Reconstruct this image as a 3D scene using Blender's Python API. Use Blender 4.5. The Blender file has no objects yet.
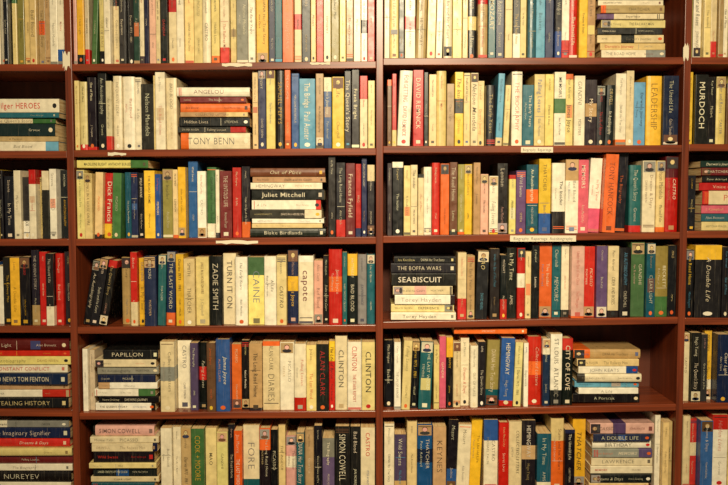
import bpy, math, random
from mathutils import Vector
rng = random.Random(31)
scene = bpy.context.scene
try:
    scene.view_settings.view_transform = 'Standard'
    scene.view_settings.look = 'None'
except Exception:
    pass

# ---------------------------------------------------------------- camera / survey
F = 824.0; D = 2.2; TH = math.radians(3.4); CZ = 1.62
cam_d = bpy.data.cameras.new("camera"); cam = bpy.data.objects.new("camera", cam_d)
scene.collection.objects.link(cam); scene.camera = cam
cam_d.sensor_width = 36; cam_d.lens = F / 728 * 36
cam.location = (0, -D, CZ); cam.rotation_euler = (math.pi / 2 - TH, 0, 0)

def W(px, py, dep=0.0):
    """photo measurement -> world (x,z) on the plane y=dep of the bookcase"""
    r = (px - 364) / F; u = (242.5 - py) / F
    t = (dep + D) / (math.cos(TH) + u * math.sin(TH))
    return t * r, CZ + t * (u * math.cos(TH) - math.sin(TH))

# ---------------------------------------------------------------- colours
PAL = {'W': (232, 221, 190), 'w': (208, 196, 164), 'C': (220, 196, 134), 't': (182, 148, 98),
       'K': (18, 17, 19), 'k': (46, 40, 40), 'N': (22, 32, 68), 'B': (34, 78, 142), 'L': (84, 152, 186),
       'T': (26, 88, 100), 'G': (66, 108, 56), 'D': (24, 54, 42), 'R': (194, 32, 22), 'M': (104, 22, 26),
       'O': (222, 96, 28), 'Y': (230, 180, 40), 'y': (226, 208, 124), 'P': (206, 84, 106), 'p': (218, 166, 150),
       'V': (84, 60, 104), 'g': (134, 130, 122), 'b': (104, 64, 38), 'o': (142, 128, 56)}
def lin(c):
    o = []
    for v in c:
        v = max(0, min(255, v)) / 255
        o.append(v / 12.92 if v <= .04045 else ((v + .055) / 1.055) ** 2.4)
    return (*o, 1.0)
def col(ch, j=12):
    c = PAL[ch]; k = rng.uniform(-j, j)
    if ch == 'W' and j > 5:
        f = rng.random() ** 1.2; a, b_ = (240, 234, 216), (214, 194, 148)
        return lin([p * (1 - f) + q * f for p, q in zip(a, b_)])
    g = sum(c) / 3; s = rng.uniform(0, .12) if ch not in 'WCK' else 0
    return lin([v * (1 - s) + g * s + k + rng.uniform(-6, 6) for v in c])
def blend(a, b, f): return tuple(p * (1 - f) + q * f for p, q in zip(a, b))

# ---------------------------------------------------------------- materials
def newmat(name):
    m = bpy.data.materials.new(name); m.use_nodes = True
    nt = m.node_tree; return m, nt, nt.nodes["Principled BSDF"]
def attr_mat(name, rough, amount, scale, wear=False):
    m, nt, b = newmat(name)
    a = nt.nodes.new("ShaderNodeAttribute"); a.attribute_name = "Col"
    tc = nt.nodes.new("ShaderNodeTexCoord")
    n = nt.nodes.new("ShaderNodeTexNoise"); n.inputs["Scale"].default_value = scale; n.inputs["Detail"].default_value = 5
    nt.links.new(tc.outputs["Object"], n.inputs["Vector"])
    mr = nt.nodes.new("ShaderNodeMapRange"); mr.inputs[1].default_value = .3; mr.inputs[2].default_value = .7
    mr.inputs[3].default_value = 1 - amount; mr.inputs[4].default_value = 1 + amount * .4
    nt.links.new(n.outputs["Fac"], mr.inputs[0])
    mx = nt.nodes.new("ShaderNodeVectorMath"); mx.operation = 'SCALE'
    nt.links.new(a.outputs["Color"], mx.inputs[0]); nt.links.new(mr.outputs[0], mx.inputs["Scale"])
    last = mx.outputs[0]
    if wear:   # fine vertical creases and scuffs
        mp = nt.nodes.new("ShaderNodeMapping"); mp.inputs["Scale"].default_value = (700, 60, 14)
        n2 = nt.nodes.new("ShaderNodeTexNoise"); n2.inputs["Scale"].default_value = 1; n2.inputs["Detail"].default_value = 3
        nt.links.new(tc.outputs["Object"], mp.inputs[0]); nt.links.new(mp.outputs[0], n2.inputs["Vector"])
        m2 = nt.nodes.new("ShaderNodeMapRange"); m2.inputs[1].default_value = .62; m2.inputs[2].default_value = .76; m2.inputs[4].default_value = .34
        nt.links.new(n2.outputs["Fac"], m2.inputs[0])
        mix = nt.nodes.new("ShaderNodeMix"); mix.data_type = 'RGBA'; mix.inputs["B"].default_value = lin((172, 158, 132))
        nt.links.new(m2.outputs[0], mix.inputs["Factor"]); nt.links.new(last, mix.inputs["A"]); last = mix.outputs["Result"]
        r2 = nt.nodes.new("ShaderNodeMapRange"); r2.inputs[3].default_value = .15; r2.inputs[4].default_value = .5
        nt.links.new(n.outputs["Fac"], r2.inputs[0]); nt.links.new(r2.outputs[0], b.inputs["Roughness"])
    else: b.inputs["Roughness"].default_value = rough
    nt.links.new(last, b.inputs["Base Color"])
    b.inputs["Specular IOR Level"].default_value = .5
    return m
M_COVER = attr_mat("book_cover", .45, .18, 60, True)
M_PRINT = attr_mat("spine_print", .5, .08, 90)
M_PAGES, nt, b = newmat("book_pages")
tc = nt.nodes.new("ShaderNodeTexCoord"); mp = nt.nodes.new("ShaderNodeMapping"); mp.inputs["Scale"].default_value = (900, 12, 300)
n = nt.nodes.new("ShaderNodeTexNoise"); n.inputs["Scale"].default_value = 1
cr = nt.nodes.new("ShaderNodeValToRGB"); cr.color_ramp.elements[0].color = lin((190, 146, 88)); cr.color_ramp.elements[1].color = lin((236, 208, 154))
cr.color_ramp.elements[0].position = .3; cr.color_ramp.elements[1].position = .7
nt.links.new(tc.outputs["Object"], mp.inputs[0]); nt.links.new(mp.outputs[0], n.inputs["Vector"])
nt.links.new(n.outputs["Fac"], cr.inputs[0]); nt.links.new(cr.outputs[0], b.inputs["Base Color"]); b.inputs["Roughness"].default_value = .9

def wood(name, c1, c2, scale, rough=.3):
    m, nt, b = newmat(name)
    tc = nt.nodes.new("ShaderNodeTexCoord"); mp = nt.nodes.new("ShaderNodeMapping"); mp.inputs["Scale"].default_value = scale
    n = nt.nodes.new("ShaderNodeTexNoise"); n.inputs["Scale"].default_value = 1; n.inputs["Detail"].default_value = 6; n.inputs["Distortion"].default_value = .6
    cr = nt.nodes.new("ShaderNodeValToRGB")
    cr.color_ramp.elements[0].color = lin(c1); cr.color_ramp.elements[1].color = lin(c2)
    cr.color_ramp.elements[0].position = .3; cr.color_ramp.elements[1].position = .72
    nt.links.new(tc.outputs["Object"], mp.inputs[0]); nt.links.new(mp.outputs[0], n.inputs["Vector"])
    nt.links.new(n.outputs["Fac"], cr.inputs[0]); nt.links.new(cr.outputs[0], b.inputs["Base Color"])
    b.inputs["Roughness"].default_value = rough
    return m
M_SHELF = wood("mahogany_shelf", (88, 38, 20), (144, 66, 34), (3, 40, 90))
M_UP = wood("mahogany_upright", (84, 36, 20), (134, 60, 32), (90, 40, 3))
M_BACK = wood("mahogany_back_panel", (80, 36, 20), (112, 52, 28), (40, 40, 3), .6)
M_PAPER, nt, b = newmat("label_paper"); b.inputs["Roughness"].default_value = .8
n = nt.nodes.new("ShaderNodeTexNoise"); n.inputs["Scale"].default_value = 80
cr = nt.nodes.new("ShaderNodeValToRGB"); cr.color_ramp.elements[0].color = lin((205, 190, 160)); cr.color_ramp.elements[1].color = lin((232, 224, 200))
nt.links.new(n.outputs["Fac"], cr.inputs[0]); nt.links.new(cr.outputs[0], b.inputs["Base Color"])
def plain(name, c1, c2, sc):
    m, nt, b = newmat(name)
    n = nt.nodes.new("ShaderNodeTexNoise"); n.inputs["Scale"].default_value = sc
    cr = nt.nodes.new("ShaderNodeValToRGB"); cr.color_ramp.elements[0].color = lin(c1); cr.color_ramp.elements[1].color = lin(c2)
    nt.links.new(n.outputs["Fac"], cr.inputs[0]); nt.links.new(cr.outputs[0], b.inputs["Base Color"]); b.inputs["Roughness"].default_value = .9
    return m

# ---------------------------------------------------------------- mesh builder
class MB:
    def __init__(s): s.v = []; s.f = []; s.c = []; s.m = []
    def add(s, vs, fs, c, m):
        o = len(s.v); s.v += [tuple(p) for p in vs]
        for f in fs:
            s.f.append(tuple(i + o for i in f)); s.c.append(c); s.m.append(m)
    def build(s, name, mats, parent=None):
        me = bpy.data.meshes.new(name); me.from_pydata(s.v, [], s.f)
        at = me.attributes.new("Col", 'FLOAT_COLOR', 'CORNER'); buf = []
        for f, c in zip(s.f, s.c): buf.extend(c * len(f))
        at.data.foreach_set("color", buf)
        for m in mats: me.materials.append(m)
        me.polygons.foreach_set("material_index", s.m); me.update()
        ob = bpy.data.objects.new(name, me); scene.collection.objects.link(ob)
        if parent: ob.parent = parent
        return ob
BOOKM = [M_COVER, M_PAGES, M_PRINT]

# ---------------------------------------------------------------- glyph cache (thin and bold weights)
CH = "ABCDEFGHIJKLMNOPQRSTUVWXYZabcdefghijklmnopqrstuvwxyz0123456789&.'?-!+:"
GLS = []
for off in (-.014, .004):
    GL = {}; obs = []
    for ch in CH:
        cu = bpy.data.curves.new("g", 'FONT'); cu.body = ch; cu.size = 1; cu.resolution_u = 2; cu.offset = off
        o = bpy.data.objects.new("g", cu); scene.collection.objects.link(o); obs.append((ch, o))
    bpy.context.view_layer.update(); dg = bpy.context.evaluated_depsgraph_get()
    for ch, o in obs:
        e = o.evaluated_get(dg); me = e.to_mesh()
        vs = [(v.co.x, v.co.y) for v in me.vertices]; fs = [tuple(p.vertices) for p in me.polygons]
        GL[ch] = (vs, fs, (max(v[0] for v in vs) if vs else .3) + .08); e.to_mesh_clear()
    for ch, o in obs:
        cu = o.data; bpy.data.objects.remove(o); bpy.data.curves.remove(cu)
    GLS.append(GL)
def tlen(t, GL): return sum(GL[c][2] if c in GL else .3 for c in t)

AUTH = "SMITH,Jenkins,HOLMES,Peter Ackroyd,CARTER,Roy Foster,MORTIMER,Alan Clark,Antonia Fraser,Lewis,Michael Palin,GREER,Hugo Young,JOHN MAJOR,Claire Tomalin,Hattersley,Michael Foot,Greene,ORWELL,Woolf,PEPYS,J. Campbell,AMIS,Alan Bennett,Stevens,Ian Kershaw,Miles Kington,Ted Morgan,DAVID NIVEN,Churchill,Jan Morris,Blake Morrison,Fiona MacCarthy,Victoria Glendinning".split(',')
TIT = "A Life,The Biography,MEMOIRS,My Story,An Autobiography,Diaries 1973 - 1981,The Untold Life,Collected Letters,A Portrait,The Long Road Home,In My Time,Secret Lives,The Last Word,THATCHER,Nelson Mandela,The Queen's Story,PICASSO,Experience,Wild Swans,A Double Life,CASTRO,The Life of Byron,Darwin's Journey,Mozart,HEMINGWAY,Dreams & Days,The Early Years,Out of Place,Clear Light,Bad Blood,The Road Home,Lennon,DIANA Her True Story,Hidden Lives,The Insider,MAO,Stalin and his Court,GANDHI,Beckett,James Joyce,Cider and Roses,Under the Eye of the Clock,The Railway Man,Falling Leaves,Once in a House on Fire".split(',')

class Frame:
    def __init__(s, o, aw, ah, ad, rd): s.o = Vector(o); s.aw = Vector(aw); s.ah = Vector(ah); s.ad = Vector(ad); s.rd = rd
    def p(s, u, v, y): return s.o + s.aw * u + s.ah * v + s.ad * y

def put_text(mb, fr, t, w, h, a0, a1, uc, cap, c, shear=0, align=0, bold=0, mx=1.15):
    """a0..a1 along the reading direction (0..h), uc centre across the spine, cap = cap height"""
    GL = GLS[bold]; n = tlen(t, GL)
    if n <= 0: return
    L = a1 - a0; s = cap / .7; sx = min(mx, L / (n * s))
    if sx < .62: s = L / (n * .62); sx = .62
    used = n * s * sx; st = a0 + (L - used) * (0 if align < 0 else 1 if align > 0 else .5)
    x = st
    for chh in t:
        if chh not in GL: x += .3 * s * sx; continue
        vs, fs, ad = GL[chh]; out = []
        for (gx, gy) in vs:
            r = x + (gx + shear * gy) * s * sx; u = uc + (gy - .34) * s
            v = r if fr.rd > 0 else h - r
            out.append(fr.p(u, v, -.0009))
        mb.add(out, fs, c, 2); x += ad * s * sx

def rect(mb, fr, h, a0, a1, u0, u1, c, y=-.0002):
    vv = [(a if fr.rd > 0 else h - a) for a in (a0, a1)]
    mb.add([fr.p(u0, vv[0], y), fr.p(u1, vv[0], y), fr.p(u1, vv[1], y), fr.p(u0, vv[1], y)], [(0, 1, 2, 3)], c, 2)
def disc(mb, fr, h, a, u, ra, ru, c, y=-.0003, n=12):
    vs = [fr.p(u + ru * math.cos(6.2832 * i / n), (a + ra * math.sin(6.2832 * i / n)) if fr.rd > 0 else h - (a + ra * math.sin(6.2832 * i / n)), y) for i in range(n)]
    mb.add(vs, [tuple(range(n))], c, 2)

def book(mb, fr, w, h, dep, cc, tcol, title):
    main = cc[0]; cmain = col(main); st_ = fr.rd > 0
    hard = rng.random() < .3 and w > .02
    secs = [(0, h, cmain)]
    def sec(list_):
        out = []
        for a, b_, c in list_:
            out.append(((a * h, b_ * h, c) if fr.rd > 0 else (h - b_ * h, h - a * h, c)))
        return sorted(out, key=lambda q: q[0])
    if len(cc) > 1:
        k = rng.choice([0, 1, 2]); c2 = col(cc[1])
        if k == 0: f_ = rng.uniform(.16, .36); secs = sec([(0, f_, c2), (f_, 1, cmain)])
        elif k == 1: f_ = rng.uniform(.66, .84); secs = sec([(0, f_, cmain), (f_, 1, c2)])
        else: secs = sec([(0, .36, cmain), (.36, .56, c2), (.56, 1, cmain)])
    elif rng.random() < .18:
        c2 = col(rng.choice("RKNWYOk")); f_ = rng.uniform(.03, .12)
        secs = sec([(0, f_, c2), (f_, 1, cmain)]) if rng.random() < .5 else sec([(0, 1 - f_, cmain), (1 - f_, 1, c2)])
    t = min(.0022 if hard else .0008, w * .12)
    if hard:
        out = [(0, dep), (0, .004)] + [(w * (.5 - .5 * math.cos(math.pi * i / 6)), .004 - .004 * math.sin(math.pi * i / 6)) for i in range(1, 6)] + [(w, .004), (w, dep)]
    else:
        r = min(.0018, w * .17); out = [(0, dep), (0, r), (r * .35, r * .3), (r, 0), (w - r, 0), (w - r * .35, r * .3), (w, r), (w, dep)]
    y_in = .006 if hard else .002
    inn = [(w - t, dep), (w - t, y_in), (t, y_in), (t, dep)]
    no = len(out)
    for (v0, v1, c) in secs:
        vs = [fr.p(u, v0, y) for u, y in out] + [fr.p(u, v1, y) for u, y in out]
        mb.add(vs, [(i, i + 1, no + i + 1, no + i) for i in range(no - 1)], c, 0)
    for v, c in ((0, secs[0][2]), (h, secs[-1][2])):
        ring = [fr.p(u, v, y) for u, y in out + inn]
        mb.add(ring, [tuple(range(len(ring)))], c, 0)
    vs = [fr.p(u, 0, y) for u, y in inn] + [fr.p(u, h, y) for u, y in inn]
    mb.add(vs, [(0, 1, 5, 4), (1, 2, 6, 5), (2, 3, 7, 6)], cmain, 0)
    q = .003 if hard else .0006; e = .0006
    a = [(t, y_in), (w - t, y_in), (w - t, dep - .003 + e), (t, dep - .003 + e)]
    vs = [fr.p(u, q, y) for u, y in a] + [fr.p(u, h - q, y) for u, y in a]
    mb.add(vs, [(0, 1, 2, 3), (4, 5, 6, 7), (0, 1, 5, 4), (1, 2, 6, 5), (2, 3, 7, 6), (3, 0, 4, 7)], (1, 1, 1, 1), 1)
    # spine print
    dark = main in "KkNBTGDRMVbOPog"
    def pick():
        return rng.choice("WWWWCCYwwtpLO") if dark else rng.choice("KKkkkNRMkgbDBgRt")
    tc1 = tcol if tcol != '-' else pick()
    tc2 = pick() if rng.random() < .6 else tc1
    ib = rng.uniform(.08, .3)   # ink fades into the cover stock
    c1 = blend(col(tc1, 4), cmain, ib); c2 = blend(col(tc2, 4), cmain, ib)
    fixed = title != '-'
    if not fixed: title = rng.choice(TIT)
    au = rng.choice(AUTH); sh = rng.choice([0, 0, 0, .25]); uc = w * .5
    if rng.random() < .15: au = au.upper()
    if rng.random() < .2 and not fixed: title = title.upper()
    cap = w * rng.uniform(.2, .4)
    if rng.random() < .12: cap = w * .5
    cap = min(cap, .011 if not st_ else .009); mode = rng.random(); bd = 1 if rng.random() < .25 else 0
    if not fixed and rng.random() < .06:
        a0 = rng.uniform(.36, .6) * h; rect(mb, fr, h, a0, a0 + rng.uniform(.06, .2) * h, w * .12, w * .88, blend(col(rng.choice("tgbORyBw")), cmain, .3), -.0004)
    if rng.random() < .16:
        cs = col(rng.choice("RKNObk")); a0 = rng.choice([.03, .9]) * h
        for j in range(rng.choice([1, 2, 3])): rect(mb, fr, h, a0 + j * .0045, a0 + j * .0045 + .0018, w * .08, w * .92, cs, -.0005)
    if '/' in title:
        au, title = title.split('/'); put_text(mb, fr, au, w, h, .06 * h, .42 * h, uc, w * .36, c2, 0, 0, bd); put_text(mb, fr, title, w, h, .47 * h, .88 * h, uc, w * .38, c1, 0, 0, bd)
    elif fixed:
        put_text(mb, fr, title, w, h, .1 * h, .78 * h, uc, w * .42, c1, 0, 0, 1 if rng.random() < .5 else 0)
    elif w > .03 and mode < .5:
        put_text(mb, fr, title, w, h, .12 * h, .74 * h, w * .68, w * .23, c1, sh, 0, bd); put_text(mb, fr, au, w, h, .12 * h, .74 * h, w * .28, w * .16, c2)
    elif mode < .45:
        put_text(mb, fr, au, w, h, .06 * h, .34 * h, uc, cap * .8, c2, 0, -1, 0, 1); put_text(mb, fr, title, w, h, .43 * h, .82 * h, uc, cap, c1, sh, -1, bd, 1)
    elif mode < .85:
        put_text(mb, fr, title, w, h, .07 * h, .54 * h, uc, cap, c1, sh, -1, bd, 1); put_text(mb, fr, au, w, h, .62 * h, .86 * h, uc, cap * .75, c2, 0, 0, 0, 1)
    else:
        put_text(mb, fr, title, w, h, .14 * h, .8 * h, uc, cap * 1.1, c1, sh, 0, bd)
    # publisher's mark
    k = rng.random(); a = .945 * h
    if k < .3: disc(mb, fr, h, a, uc, min(.0055, w * .28), w * .18, col(rng.choice("OKWR") if not dark else rng.choice("OWYW")), -.0006)
    elif k < .6: rect(mb, fr, h, a - w * .16, a + w * .16, w * .3, w * .7, c2, -.0006)
    elif k < .7: rect(mb, fr, h, .955 * h, .99 * h, w * .04, w * .96, c2, -.0006)
    # cover photo wrapping on to the spine
    if w > .019 and rng.random() < .34 and '/' not in title and (not fixed):
        a0 = rng.choice([.0, .0, .84]) * h + .002; a1 = a0 + min(w * 1.1, .15 * h)
        a1 = min(a1, h - .002)
        rect(mb, fr, h, a0, a1, w * .06, w * .94, col(rng.choice("tgbwkt")), -.0005)
        s_ = (a1 - a0); cx = (a0 + a1) / 2
        disc(mb, fr, h, cx + s_ * .28, uc, s_ * .18, w * .34, col(rng.choice("kKNb")), -.0006)
        disc(mb, fr, h, cx - s_ * .1, uc, s_ * .24, w * .2, col('b'), -.00065)
        disc(mb, fr, h, cx - s_ * .06, uc, s_ * .2, w * .16, col(rng.choice("pCt")), -.0007)
    elif not fixed and rng.random() < .25:
        a0 = rng.choice([.395, .59]) * h; rect(mb, fr, h, a0, a0 + .001, w * .1, w * .9, c2, -.0005)

# ---------------------------------------------------------------- bookcase geometry (surveyed)
THK = 7 * D / F
def up_x(px): return W(px, 242)[0]
UX = {'a': up_x(-240), 'l': up_x(68.5), 'c': up_x(376), 'r': up_x(680), 'z': up_x(985)}
BOARDS = [[(-22, -23), (-23, -25), (-28, -29), (-29, -30)],
          [(64, 64), (64, 61), (58, 57), (57, 57)],
          [(151, 151), (150, 148), (146, 145), (144, 144)],
          [(239, 239), (239, 237), (236, 232), (231, 231)],
          [(326, 326), (327, 325), (322, 317), (318, 318)],
          [(408, 410), (413, 411), (411, 404), (403, 403)],
          [(494, 495), (498, 497), (496, 490), (489, 489)]]
BAYS = {'A': ('a', 'l', -240, 68, 0), 'B': ('l', 'c', 75, 376, 1), 'C': ('c', 'r', 383, 680, 2), 'Z': ('r', 'z', 687, 985, 3)}
DEPTH = .21
def bay_x(b): return UX[BAYS[b][0]] + THK, UX[BAYS[b][1]]
def shelf_z(k, b, x):
    _, _, p0, p1, i = BAYS[b]; y0, y1 = BOARDS[k][i]; x0, x1 = bay_x(b)
    z0 = W(p0, y0)[1]; z1 = W(p1, y1)[1]; t = (x - x0) / (x1 - x0); return z0 + (z1 - z0) * t

case = bpy.data.objects.new("bookshelf", None); scene.collection.objects.link(case)
def box(name, x0, x1, y0, y1, za, zb, zta, ztb, mat, bev=.0015):
    v = [(x0, y0, za), (x1, y0, zb), (x1, y1, zb), (x0, y1, za), (x0, y0, zta), (x1, y0, ztb), (x1, y1, ztb), (x0, y1, zta)]
    me = bpy.data.meshes.new(name); me.from_pydata(v, [], [(3, 2, 1, 0), (4, 5, 6, 7), (0, 1, 5, 4), (1, 2, 6, 5), (2, 3, 7, 6), (3, 0, 4, 7)])
    me.materials.append(mat); o = bpy.data.objects.new(name, me); scene.collection.objects.link(o); o.parent = case
    if bev:
        m = o.modifiers.new("b", 'BEVEL'); m.width = bev; m.segments = 2
    return o
TOP = 2.62
for k, x in UX.items(): box("upright", x, x + THK, 0, DEPTH, 0, 0, TOP, TOP, M_UP)
box("back_panel", UX['a'], UX['z'] + THK, DEPTH, DEPTH + .008, 0, 0, TOP, TOP, M_BACK, 0)
for b in BAYS:
    x0, x1 = bay_x(b)
    for k in range(7):
        z0 = shelf_z(k, b, x0); z1 = shelf_z(k, b, x1)
        box("shelf_board", x0, x1, .001, DEPTH, z0 - THK, z1 - THK, z0, z1, M_SHELF)
    for z in (.1, .42): box("shelf_board", x0, x1, .001, DEPTH, z - THK, z - THK, z, z, M_SHELF)
    box("shelf_board", x0, x1, .001, DEPTH, TOP - THK, TOP - THK, TOP, TOP, M_SHELF)
    box("plinth", x0, x1, .01, .03, 0, 0, .1 - THK, .1 - THK, M_SHELF, 0)

SP = .012
def parse(s):
    out = []
    for it in s.replace('\n', '').split(';'):
        it = it.strip()
        if not it: continue
        p = it.split(' ', 3)
        w = p[0]; h = None; lean = 0
        if '~' in w: w, lean = w.split('~')
        if '@' in w: w, h = w.split('@')
        out.append([float(w), float(h) if h else None, p[1], p[2] if len(p) > 2 else '-', p[3] if len(p) > 3 else '-', float(lean)])
    return out

def stand(row, b, p0, p1, hpx, s):
    items = parse(s) if isinstance(s, str) else [list(i) for i in s]
    ymid = (BOARDS[row][BAYS[b][4]][0] + BOARDS[row][BAYS[b][4]][1]) / 2 - 20
    lo, hi = bay_x(b); x0 = max(lo + .0015, W(p0, ymid, SP)[0]); x1 = min(hi - .0015, W(p1, ymid, SP)[0])
    px = (D + SP) / F
    for it in items:
        it[1] = (it[1] + rng.uniform(-3.5, 1) if it[1] else hpx - 1 + rng.choice([-13, -10, -7, -5, -3, -1, 0, 0, 1, 2]) + rng.uniform(-1, 1))
    # small groups that have slumped against their neighbour
    i = 2
    while len(items) > 9 and i < len(items) - 5:
        if rng.random() < .08 and all(q[5] == 0 for q in items[i:i + 3]):
            n_ = rng.choice([1, 2, 3]); a = rng.uniform(1.2, 2.8)
            for q in items[i:i + n_]: q[5] = a
            i += n_ + 3
        i += 1
    extra = 0; gaps = [0] * len(items)
    for i, it in enumerate(items):
        if it[5] and i + 1 < len(items) and not items[i + 1][5]:
            nxt = items[i + 1][1]; hh = min(it[1], nxt)
            gaps[i] = hh * math.sin(math.radians(it[5])); extra += gaps[i]
    tot = sum(i[0] for i in items); x = x0; k = ((x1 - x0) - extra * px) / tot
    mb = MB()
    for i, (w, h, c, tc, ti, lean) in enumerate(items):
        ww = w * k; hh = h * px
        zb = max(shelf_z(row, b, x), shelf_z(row, b, x + ww)) + .0003
        y = SP + rng.uniform(-.009, .008) + (rng.uniform(.006, .026) if rng.random() < .3 else 0); dep = min(.135 + (hh - .19) * .5 + rng.uniform(-.01, .01), DEPTH - y - .004)
        gap = .0005
        if lean:
            a = math.radians(lean); tw = (ww - 2 * gap) * math.cos(a)
            fr = Frame((x + gap, y, zb + tw * math.sin(a)), (math.cos(a), 0, -math.sin(a)), (math.sin(a), 0, math.cos(a)), (0, 1, 0), -1)
            book(mb, fr, tw, hh, dep, c, tc, ti)
        else:
            fr = Frame((x + gap, y, zb), (1, 0, 0), (0, 0, 1), (0, 1, 0), -1)
            book(mb, fr, ww - 2 * gap, hh, dep, c, tc, ti)
        x += ww + gaps[i] * px
    mb.build("row_of_books", BOOKM)

def stack(row, b, p0, p1, total, s, lift=None):
    """items listed top to bottom; @ = shift px right of left edge"""
    items = parse(s); lo, hi = bay_x(b)
    ymid = (BOARDS[row][BAYS[b][4]][0]) - 20
    x0 = max(lo + .002, W(p0, ymid, SP)[0]); x1 = min(hi - .002, W(p1, ymid, SP)[0])
    px = (D + SP) / F; tot = sum(i[0] for i in items); k = total * px / tot
    z = max(shelf_z(row, b, x0), shelf_z(row, b, x1)) + .0004 + (lift * px if lift else 0)
    mb = MB(); L = x1 - x0
    for (w, h, c, tc, ti, lean) in reversed(items):
        sh = h * px if h is not None else rng.uniform(0, .07) * L
        l = (L - sh) * (1 if h is not None else rng.uniform(.93, 1)); a = math.radians(rng.uniform(-.8, .8))
        y = SP + rng.uniform(-.004, .01)
        if a < 0: y = y + l * math.sin(-a) * .5
        ca, sa = math.cos(a), math.sin(a)
        fr = Frame((x0 + sh, y, z), (0, 0, 1), (ca, sa, 0), (-sa, ca, 0), 1)
        if sh < .008 and a > 0: fr.o.x += .135 * sa
        t = w * k
        book(mb, fr, t - .0006, l * .98, .13, c, tc, ti); z += t
    mb.build("stack_of_books", BOOKM)

def rand_items(n):
    return [(rng.uniform(8, 15), None, rng.choice("WWWWWCCwtKKKkNBLTGRMOYyPVbDg") + (rng.choice("WKRNO") if rng.random() < .15 else ''), '-', '-', 0) for _ in range(n)]

# ================================================================= ROW 1
stand(1, 'A', -232, 0, 76, rand_items(20))
stand(1, 'A', 0, 66, 77, "5 w;5 K W;5 CG;7 o K;7 C K;7 C K;7 tO K;6 t K;8 W K;8 WB R")
stand(1, 'B', 74, 375, 78, """4 p K;8 Y K;5 wR;6 G W;6 CK;7 W K;8 WK K;7 k W;8 K W;7 D W;5 W R;5 N W;8 p K;5 W K;8 K R;9 WR K;
8 W K;10 C K;10 C K;9 W K;9 y K;10 WR R;7 C K;13 g W;8 W K;13 Y K;8 N W;8 T W;12 O W;8 WR K;10 K W;6 C K;8 R W;8 W K;9 o K;7 y K;8 t K;8 W K;7 WK K;8 R W""")
stand(1, 'C', 384, 596, 78, """6 w K;9 C K;6 K W;11 WR K;11 t K;9 C K;7 W R;9 W K;10 y K;6 C K;10 KC W;10 tR K;8 T W;9 N W;8 C K;8 KW C;
7 C K;9 T W;10 L K;9 N W;7 KB W;8 WR K;9 R W;9 Y K;9 t K""")
stack(1, 'C', 597, 668, 57, "5 W K;7 t K;5 WV K;7 y K;6 k W;7 WK K;6 C R;7 Wg K")
stand(1, 'Z', 689, 728, 76, "5 o K;9 W K;8 C K;7 WR R;6 t K;6 W K")
stand(1, 'Z', 728, 960, 76, rand_items(20))
# ================================================================= ROW 2
stand(2, 'A', -232, -28, 72, rand_items(18))
stack(2, 'A', -26, 61, 52, "13@0 W R John Pilger HEROES;5 T W;5 WG K;12 D W;5 t K;9 WL K")
stand(2, 'B', 74, 177, 73, """5@70 C K;8 C K;9 K W;9@77 K W;6@70 wR K;9@74 W K;12@75 W R;7@72 W K;13@67 K W;2@72 C;10@75 W R;11@74 W K""")
stack(2, 'B', 177, 251, 61, "9@0 W M ANGELOU;6 M W;9@3 O K;5 tC K;9@2 K W;6 kR W;16@3 W N TONY BENN")
stand(2, 'B', 252, 375, 77, """6@76 C K;8@80 N W;9@83 y B;9@80 K Y SAMUEL PEPYS;6@78 O W;8@76 B W;16@72 L W The Bridge/Paul Auster;8@76 t K;8@72 BW W;
12@74 Y K;7 K W;8 K W Frank Bright;8@74 WR R;7@70 C K""")
stand(2, 'C', 387, 678, 73, """5@66 b W;5 RC W;13@77 W R FORGETTING/DAVID REMNICK;11@76 R W DAVID REMNICK;5 K W;8@72 C K;10 C R;8 t K;9 YK K;7 C K;8 W K;8 C R;10 K C;7 L K;6 C K;
11@76 W R;12 T W;11@73 C B;9 y K;12 WG K;8 C K;11@70 W K;12 kt W;9 K R;9 K W;11@73 W K;8@76 W K;12 L K;16@70 Y K LEADERSHIP;16@70 N W""")
stand(2, 'Z', 689, 728, 72, "6@75 Y K;13@72 K W MURDOCH;9@66 K W;10@68 y B")
stand(2, 'Z', 728, 960, 72, rand_items(20))
# ================================================================= ROW 3
stand(3, 'A', -232, 0, 70, rand_items(20))
stand(3, 'A', 0, 67, 70, "4 K W;10 K W;7 W K;8 kW K;7 WR R;6 C K;7 KW K;7 W K;9 K Y")
stand(3, 'B', 74, 250, 71, """8@68 y G;8@68 C K;8@68 C O;11@68 RY W Dick Francis;9@68 G W;7@66 T W;7@68 N W;7@67 K W;11@67 Y K;6@66 B W;11@70 o K;6 C K;8 Y K;
10@80 B W;9@70 W K;10 GW K;4 W K;12@69 M W;9@72 R W;9@72 KO W""")
stack(3, 'B', 76, 150, 8, "8@0 yG K MADELEINE BLIGHT  ANTHONY BURGESS", 70)
stack(3, 'B', 250, 327, 69, "9 b W;6 t K;7 W K;11 K W Juliet Mitchell;10 W M;9 kW W;5 W K;5 C K;9@0 K W Blake Birdlands")
stand(3, 'B', 328, 375, 80, "8@84 K W;10@76 KR W;10@74 M W Frances Fyfield;6@76 R W;6@80 N W;8@74 KW W")
stand(3, 'C', 387, 678, 72, """5 k W;11@76 K W;7@70 C K;7 W K;6 W R;8 W K;8@75 R W;9 O K;8 b W;7 o W;8 Y K;7 t K;8 p K;9 W K;11@72 K W;7 y K;10 V W;12@70 TO W;
12@74 YB K;13@73 WK K;13@73 Wt K;11@73 P W;12@75 WP R;13@80 O K TONY HANCOCK;12@80 K O;12@68 T W;13@73 W b;9@74 C K;13@76 RM W""")
stand(3, 'Z', 688, 696, 70, "8 K C")
stack(3, 'Z', 697, 780, 70, "7 D W;8 M W;7 K W;8 R W Voice of Loyalty;14 W R PARK;9 P W;8 T W;9 CT K")
stand(3, 'Z', 782, 960, 72, rand_items(15))
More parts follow.
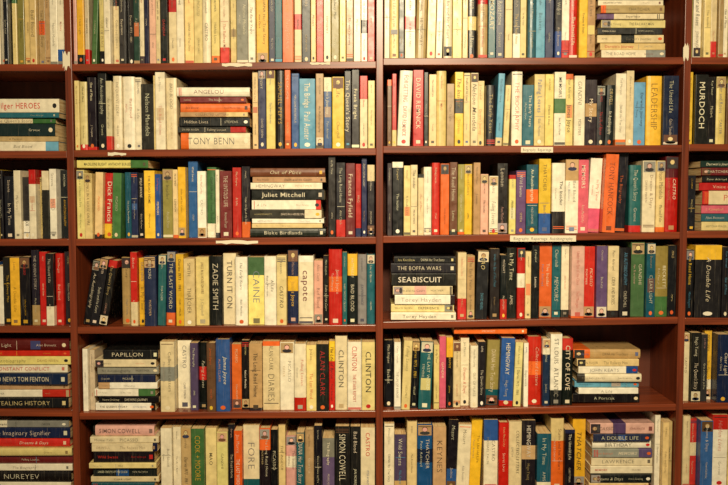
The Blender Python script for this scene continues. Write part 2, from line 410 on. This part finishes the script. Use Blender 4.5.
# ================================================================= ROW 4
stand(4, 'A', -232, 0, 72, rand_items(20))
stand(4, 'A', 0, 71, 74, "10 K Y;10@70 Y K;11 K R;8 Kt W;8@77 R W;8@75 KW W;8@74 R W;8@73 K W")
stand(4, 'B', 80, 107, 70, "9@68~10 K W;9@69~10 K W;9@68~10 K C")
stand(4, 'B', 119, 375, 73, """11@72 t K;7@76 RW W;7@71 Y K;12@70 N W;8@72 T W;9@74 NO W;8@72 Y K;11@70 C K;13@72 C b;13@73 K W ZADIE SMITH;13@72 W K TURN IT ON;12@72 W K;
16@70 yG B CAINE;12@70 W K;10@72 C K;11@76 NY Y;15@71 W M capote;9 p K;6@68 K W;13@76 RO W;5@72 T W;10@73 KY W;9@72 g N;8@70 T W""")
stack(4, 'C', 391, 457, 64, "7 K W;10@0 K W THE BOFFA WARS;13@0 K W SEABISCUIT;9 Wp K;10 W b Torey Hayden;8 C K;8@0 W K Torey Hayden")
stand(4, 'C', 458, 678, 73, """9@70 WR R;8@66 t K;12@72 K C;10@73 K L;7@68 KR W;10@72 K W;8@74 RW W;6@70 C K;8@73 K W;13@76 O W;9@76 T W;8@75 W R;13@74 p R;12@74 R W;11@74 V W;
11@74 W K;12@73 K L;14@76 G W;9@75 T W;13@74 oG W;9 K C""")
stand(4, 'Z', 685, 728, 72, "9@70 K Y;28@73 KY W;8@71 K L")
stand(4, 'Z', 728, 960, 72, rand_items(19))
# ================================================================= ROW 5
stand(5, 'A', -232, -22, 70, rand_items(18))
stack(5, 'A', -20, 74, 70, "12 M W;6 R Y;9 y K;9 W R CONSTANT CONFLICT;12 N W BAD NEWS TOM FENTON;6 t K;8 WR K;11 K C STEALING HISTORY")
stand(5, 'B', 82, 93, 70, "5 W K;5 w K")
stack(5, 'B', 94, 160, 63, "10@10 K W PAPILLON;8 W K;8 g K;8 N W;7 Wt K;8 WG K;7 K W;8 W K")
stand(5, 'B', 161, 375, 72, """14@74 Wg K;14@72 W N;8@70 V W;9@70 KR W;9@70 b O;14@74 B W;10@70 O W;8@72 K W;13@72 t K;17@70 W K ALAN CLARK/DIARIES;14@70 W K;12@70 WR R;
10@70 y R;12@70 K R ALAN CLARK;6 RY K;12@76 W K CLINTON;14@70 W R CLINTON/THE STARR REPORT;13@72 C K CLINTON""")
stand(5, 'C', 384, 573, 70, """10@72 K W;7@71 W K;9@70 C K;8@70 K Y;13@70 T W;6@66 C K;7@73 P W;7@71 KY Y;8@70 W K;9@70 W R;8@66 W K;8@66 K W;13@66 oT W;14@69 B W;8@66 C K;5@68 W;14@72 RO W;8@70 NW W;
12@72 WK K ST LOUIS/ATLANTIC;11@70 KR W CITY OF LOVE""")
stack(5, 'C', 454, 528, 6, "7@0 O W", 73.5)
stack(5, 'C', 574, 642, 55, "9@0 tO K;7 C K;7 WB N JOHN KEATS;8@3 W K;6 L K;6 W K;9@0 K W")
stand(5, 'Z', 683, 728, 72, "8@70 W K;11@72 K W;7@70 k W;8@72 YW K;13@72 N W")
stand(5, 'Z', 728, 960, 72, rand_items(20))
# ================================================================= ROW 6
stand(6, 'A', -232, -22, 70, rand_items(18))
stack(6, 'A', -20, 78, 74, "7 gW K;11 N W The Imaginary Signifier;9 R W;8 C K;9 M W;7 W K;12 K W NUREYEV;10 W K")
stack(6, 'B', 89, 160, 72, "11 p K SIMON COWELL;7 W K;9 W b;12 K R;6 C K;10 KB W;6 W K;8 T W;6 C K")
stand(6, 'B', 161, 375, 73, """11@72 W K;8@72 W K;10@72 t K;13@70 G Y COOK + MOORE;11@68 C K;11@68 y K;7@72 K W;8@70 O W;16@72 WT N FORE;11@72 KO W;7@70 K W;7@70 C K;11 pW K;8 T W;9 t W;
8@74 K W;12 Vg W;15@74 K W SIMON COWELL;10@72 K W;14@72 W R""")
stand(6, 'C', 384, 588, 74, """10 W K;12 Vt W;10 C K;15@73 BN W;13@72 t K KEYNES;10 KB W;13@72 W K;11@74 Y K;14 WB K;10@72 R W;13@72 W K;14 Kt W;14 TW W;13 OC K;10 K W;13@72 Y K""")
stack(6, 'C', 589, 654, 68, "11@0 pV K;8 N W;8 W K BIRTHDAY;9 gV W;9 W K LAWRENCE;8 W R;9 K W;6 C K")
stand(6, 'C', 655, 675, 76, "7@78 W K;8@72 C K;6@70 t K")
stand(6, 'Z', 683, 728, 74, "8@76 W K;9@70 RW W;13@72 B W;16@74 WR R")
stand(6, 'Z', 728, 960, 72, rand_items(20))

# ---------------------------------------------------------------- paper labels / torn tape on the shelf edges
def label(name, px0, px1, py0, py1, text=None, ragged=False):
    mb = MB(); x0, za = W(px0, py1); x1, zb = W(px1, py0)
    n = 9; top = []; bot = []
    for i in range(n):
        x = x0 + (x1 - x0) * i / (n - 1); j = (zb - za) * .3 if ragged else 0
        top.append((x, -.0008, zb - rng.uniform(0, j))); bot.append((x, -.0008, za + rng.uniform(0, j)))
    vs = top + bot; back = [(a, .0005, c) for a, _, c in vs]
    fs = [(i, i + 1, n + i + 1, n + i) for i in range(n - 1)]
    mb.add(vs + back, fs + [tuple(k + 2 * n for k in f) for f in fs], (1, 1, 1, 1), 0)
    if text:
        fr = Frame((x0, -.0008, za), (0, 0, 1), (1, 0, 0), (0, 1, 0), 1)
        put_text(mb, fr, text, zb - za, x1 - x0, .05 * (x1 - x0), .95 * (x1 - x0), (zb - za) * .5, (zb - za) * .5, lin((30, 30, 30)))
    mb.build(name, [M_PAPER, M_PAPER, M_PRINT], case)
label("shelf_label", 521, 553, 147, 152.5, "Biography, Reportage")
label("shelf_label", 510, 576, 235.5, 241.5, "Biography, Reportage  Autobiography")
label("torn_tape", 63, 70, 50, 72, None, True)
label("torn_tape", 683, 689, 42, 62, None, True)
label("torn_tape", 222, 252, 62.5, 67, None, True)
label("torn_tape", 310, 330, 62, 65, None, True)
label("torn_tape", 216, 258, 240, 244.5, None, True)
label("torn_tape", 108, 126, 152, 156, None, True)

# ---------------------------------------------------------------- room
def room(name, x0, x1, y0, y1, z0, z1, mat):
    v = [(x, y, z) for z in (z0, z1) for x, y in ((x0, y0), (x1, y0), (x1, y1), (x0, y1))]
    me = bpy.data.meshes.new(name); me.from_pydata(v, [], [(3, 2, 1, 0), (4, 5, 6, 7), (0, 1, 5, 4), (1, 2, 6, 5), (2, 3, 7, 6), (3, 0, 4, 7)])
    me.materials.append(mat); o = bpy.data.objects.new(name, me); scene.collection.objects.link(o)
room("wall_back", -3.5, 3.5, DEPTH + .01, DEPTH + .12, 0, 3, plain("plaster", (200, 188, 160), (214, 202, 176), 4))
room("floor", -3.5, 3.5, -4, DEPTH + .12, -.1, 0, plain("floor_carpet", (96, 80, 62), (120, 100, 78), 60))
room("ceiling", -3.5, 3.5, -4, DEPTH + .12, 3, 3.1, plain("ceiling_paint", (222, 214, 194), (232, 224, 206), 4))

# ---------------------------------------------------------------- light
def area(name, loc, tgt, sx, sy, e, c):
    l = bpy.data.lights.new(name, 'AREA'); l.shape = 'RECTANGLE'; l.size = sx; l.size_y = sy; l.energy = e; l.color = c; l.spread = math.radians(95)
    o = bpy.data.objects.new(name, l); scene.collection.objects.link(o); o.location = loc
    o.rotation_euler = (Vector(tgt) - Vector(loc)).to_track_quat('-Z', 'Y').to_euler()
area("ceiling_lamp", (.2, -2.45, 2.75), (.08, 0, 1.3), .8, .4, 34, (1, .85, .58))
w = bpy.data.worlds.new("world"); scene.world = w; w.use_nodes = True
bg = w.node_tree.nodes["Background"]; bg.inputs[0].default_value = (1, .84, .6, 1); bg.inputs[1].default_value = .16
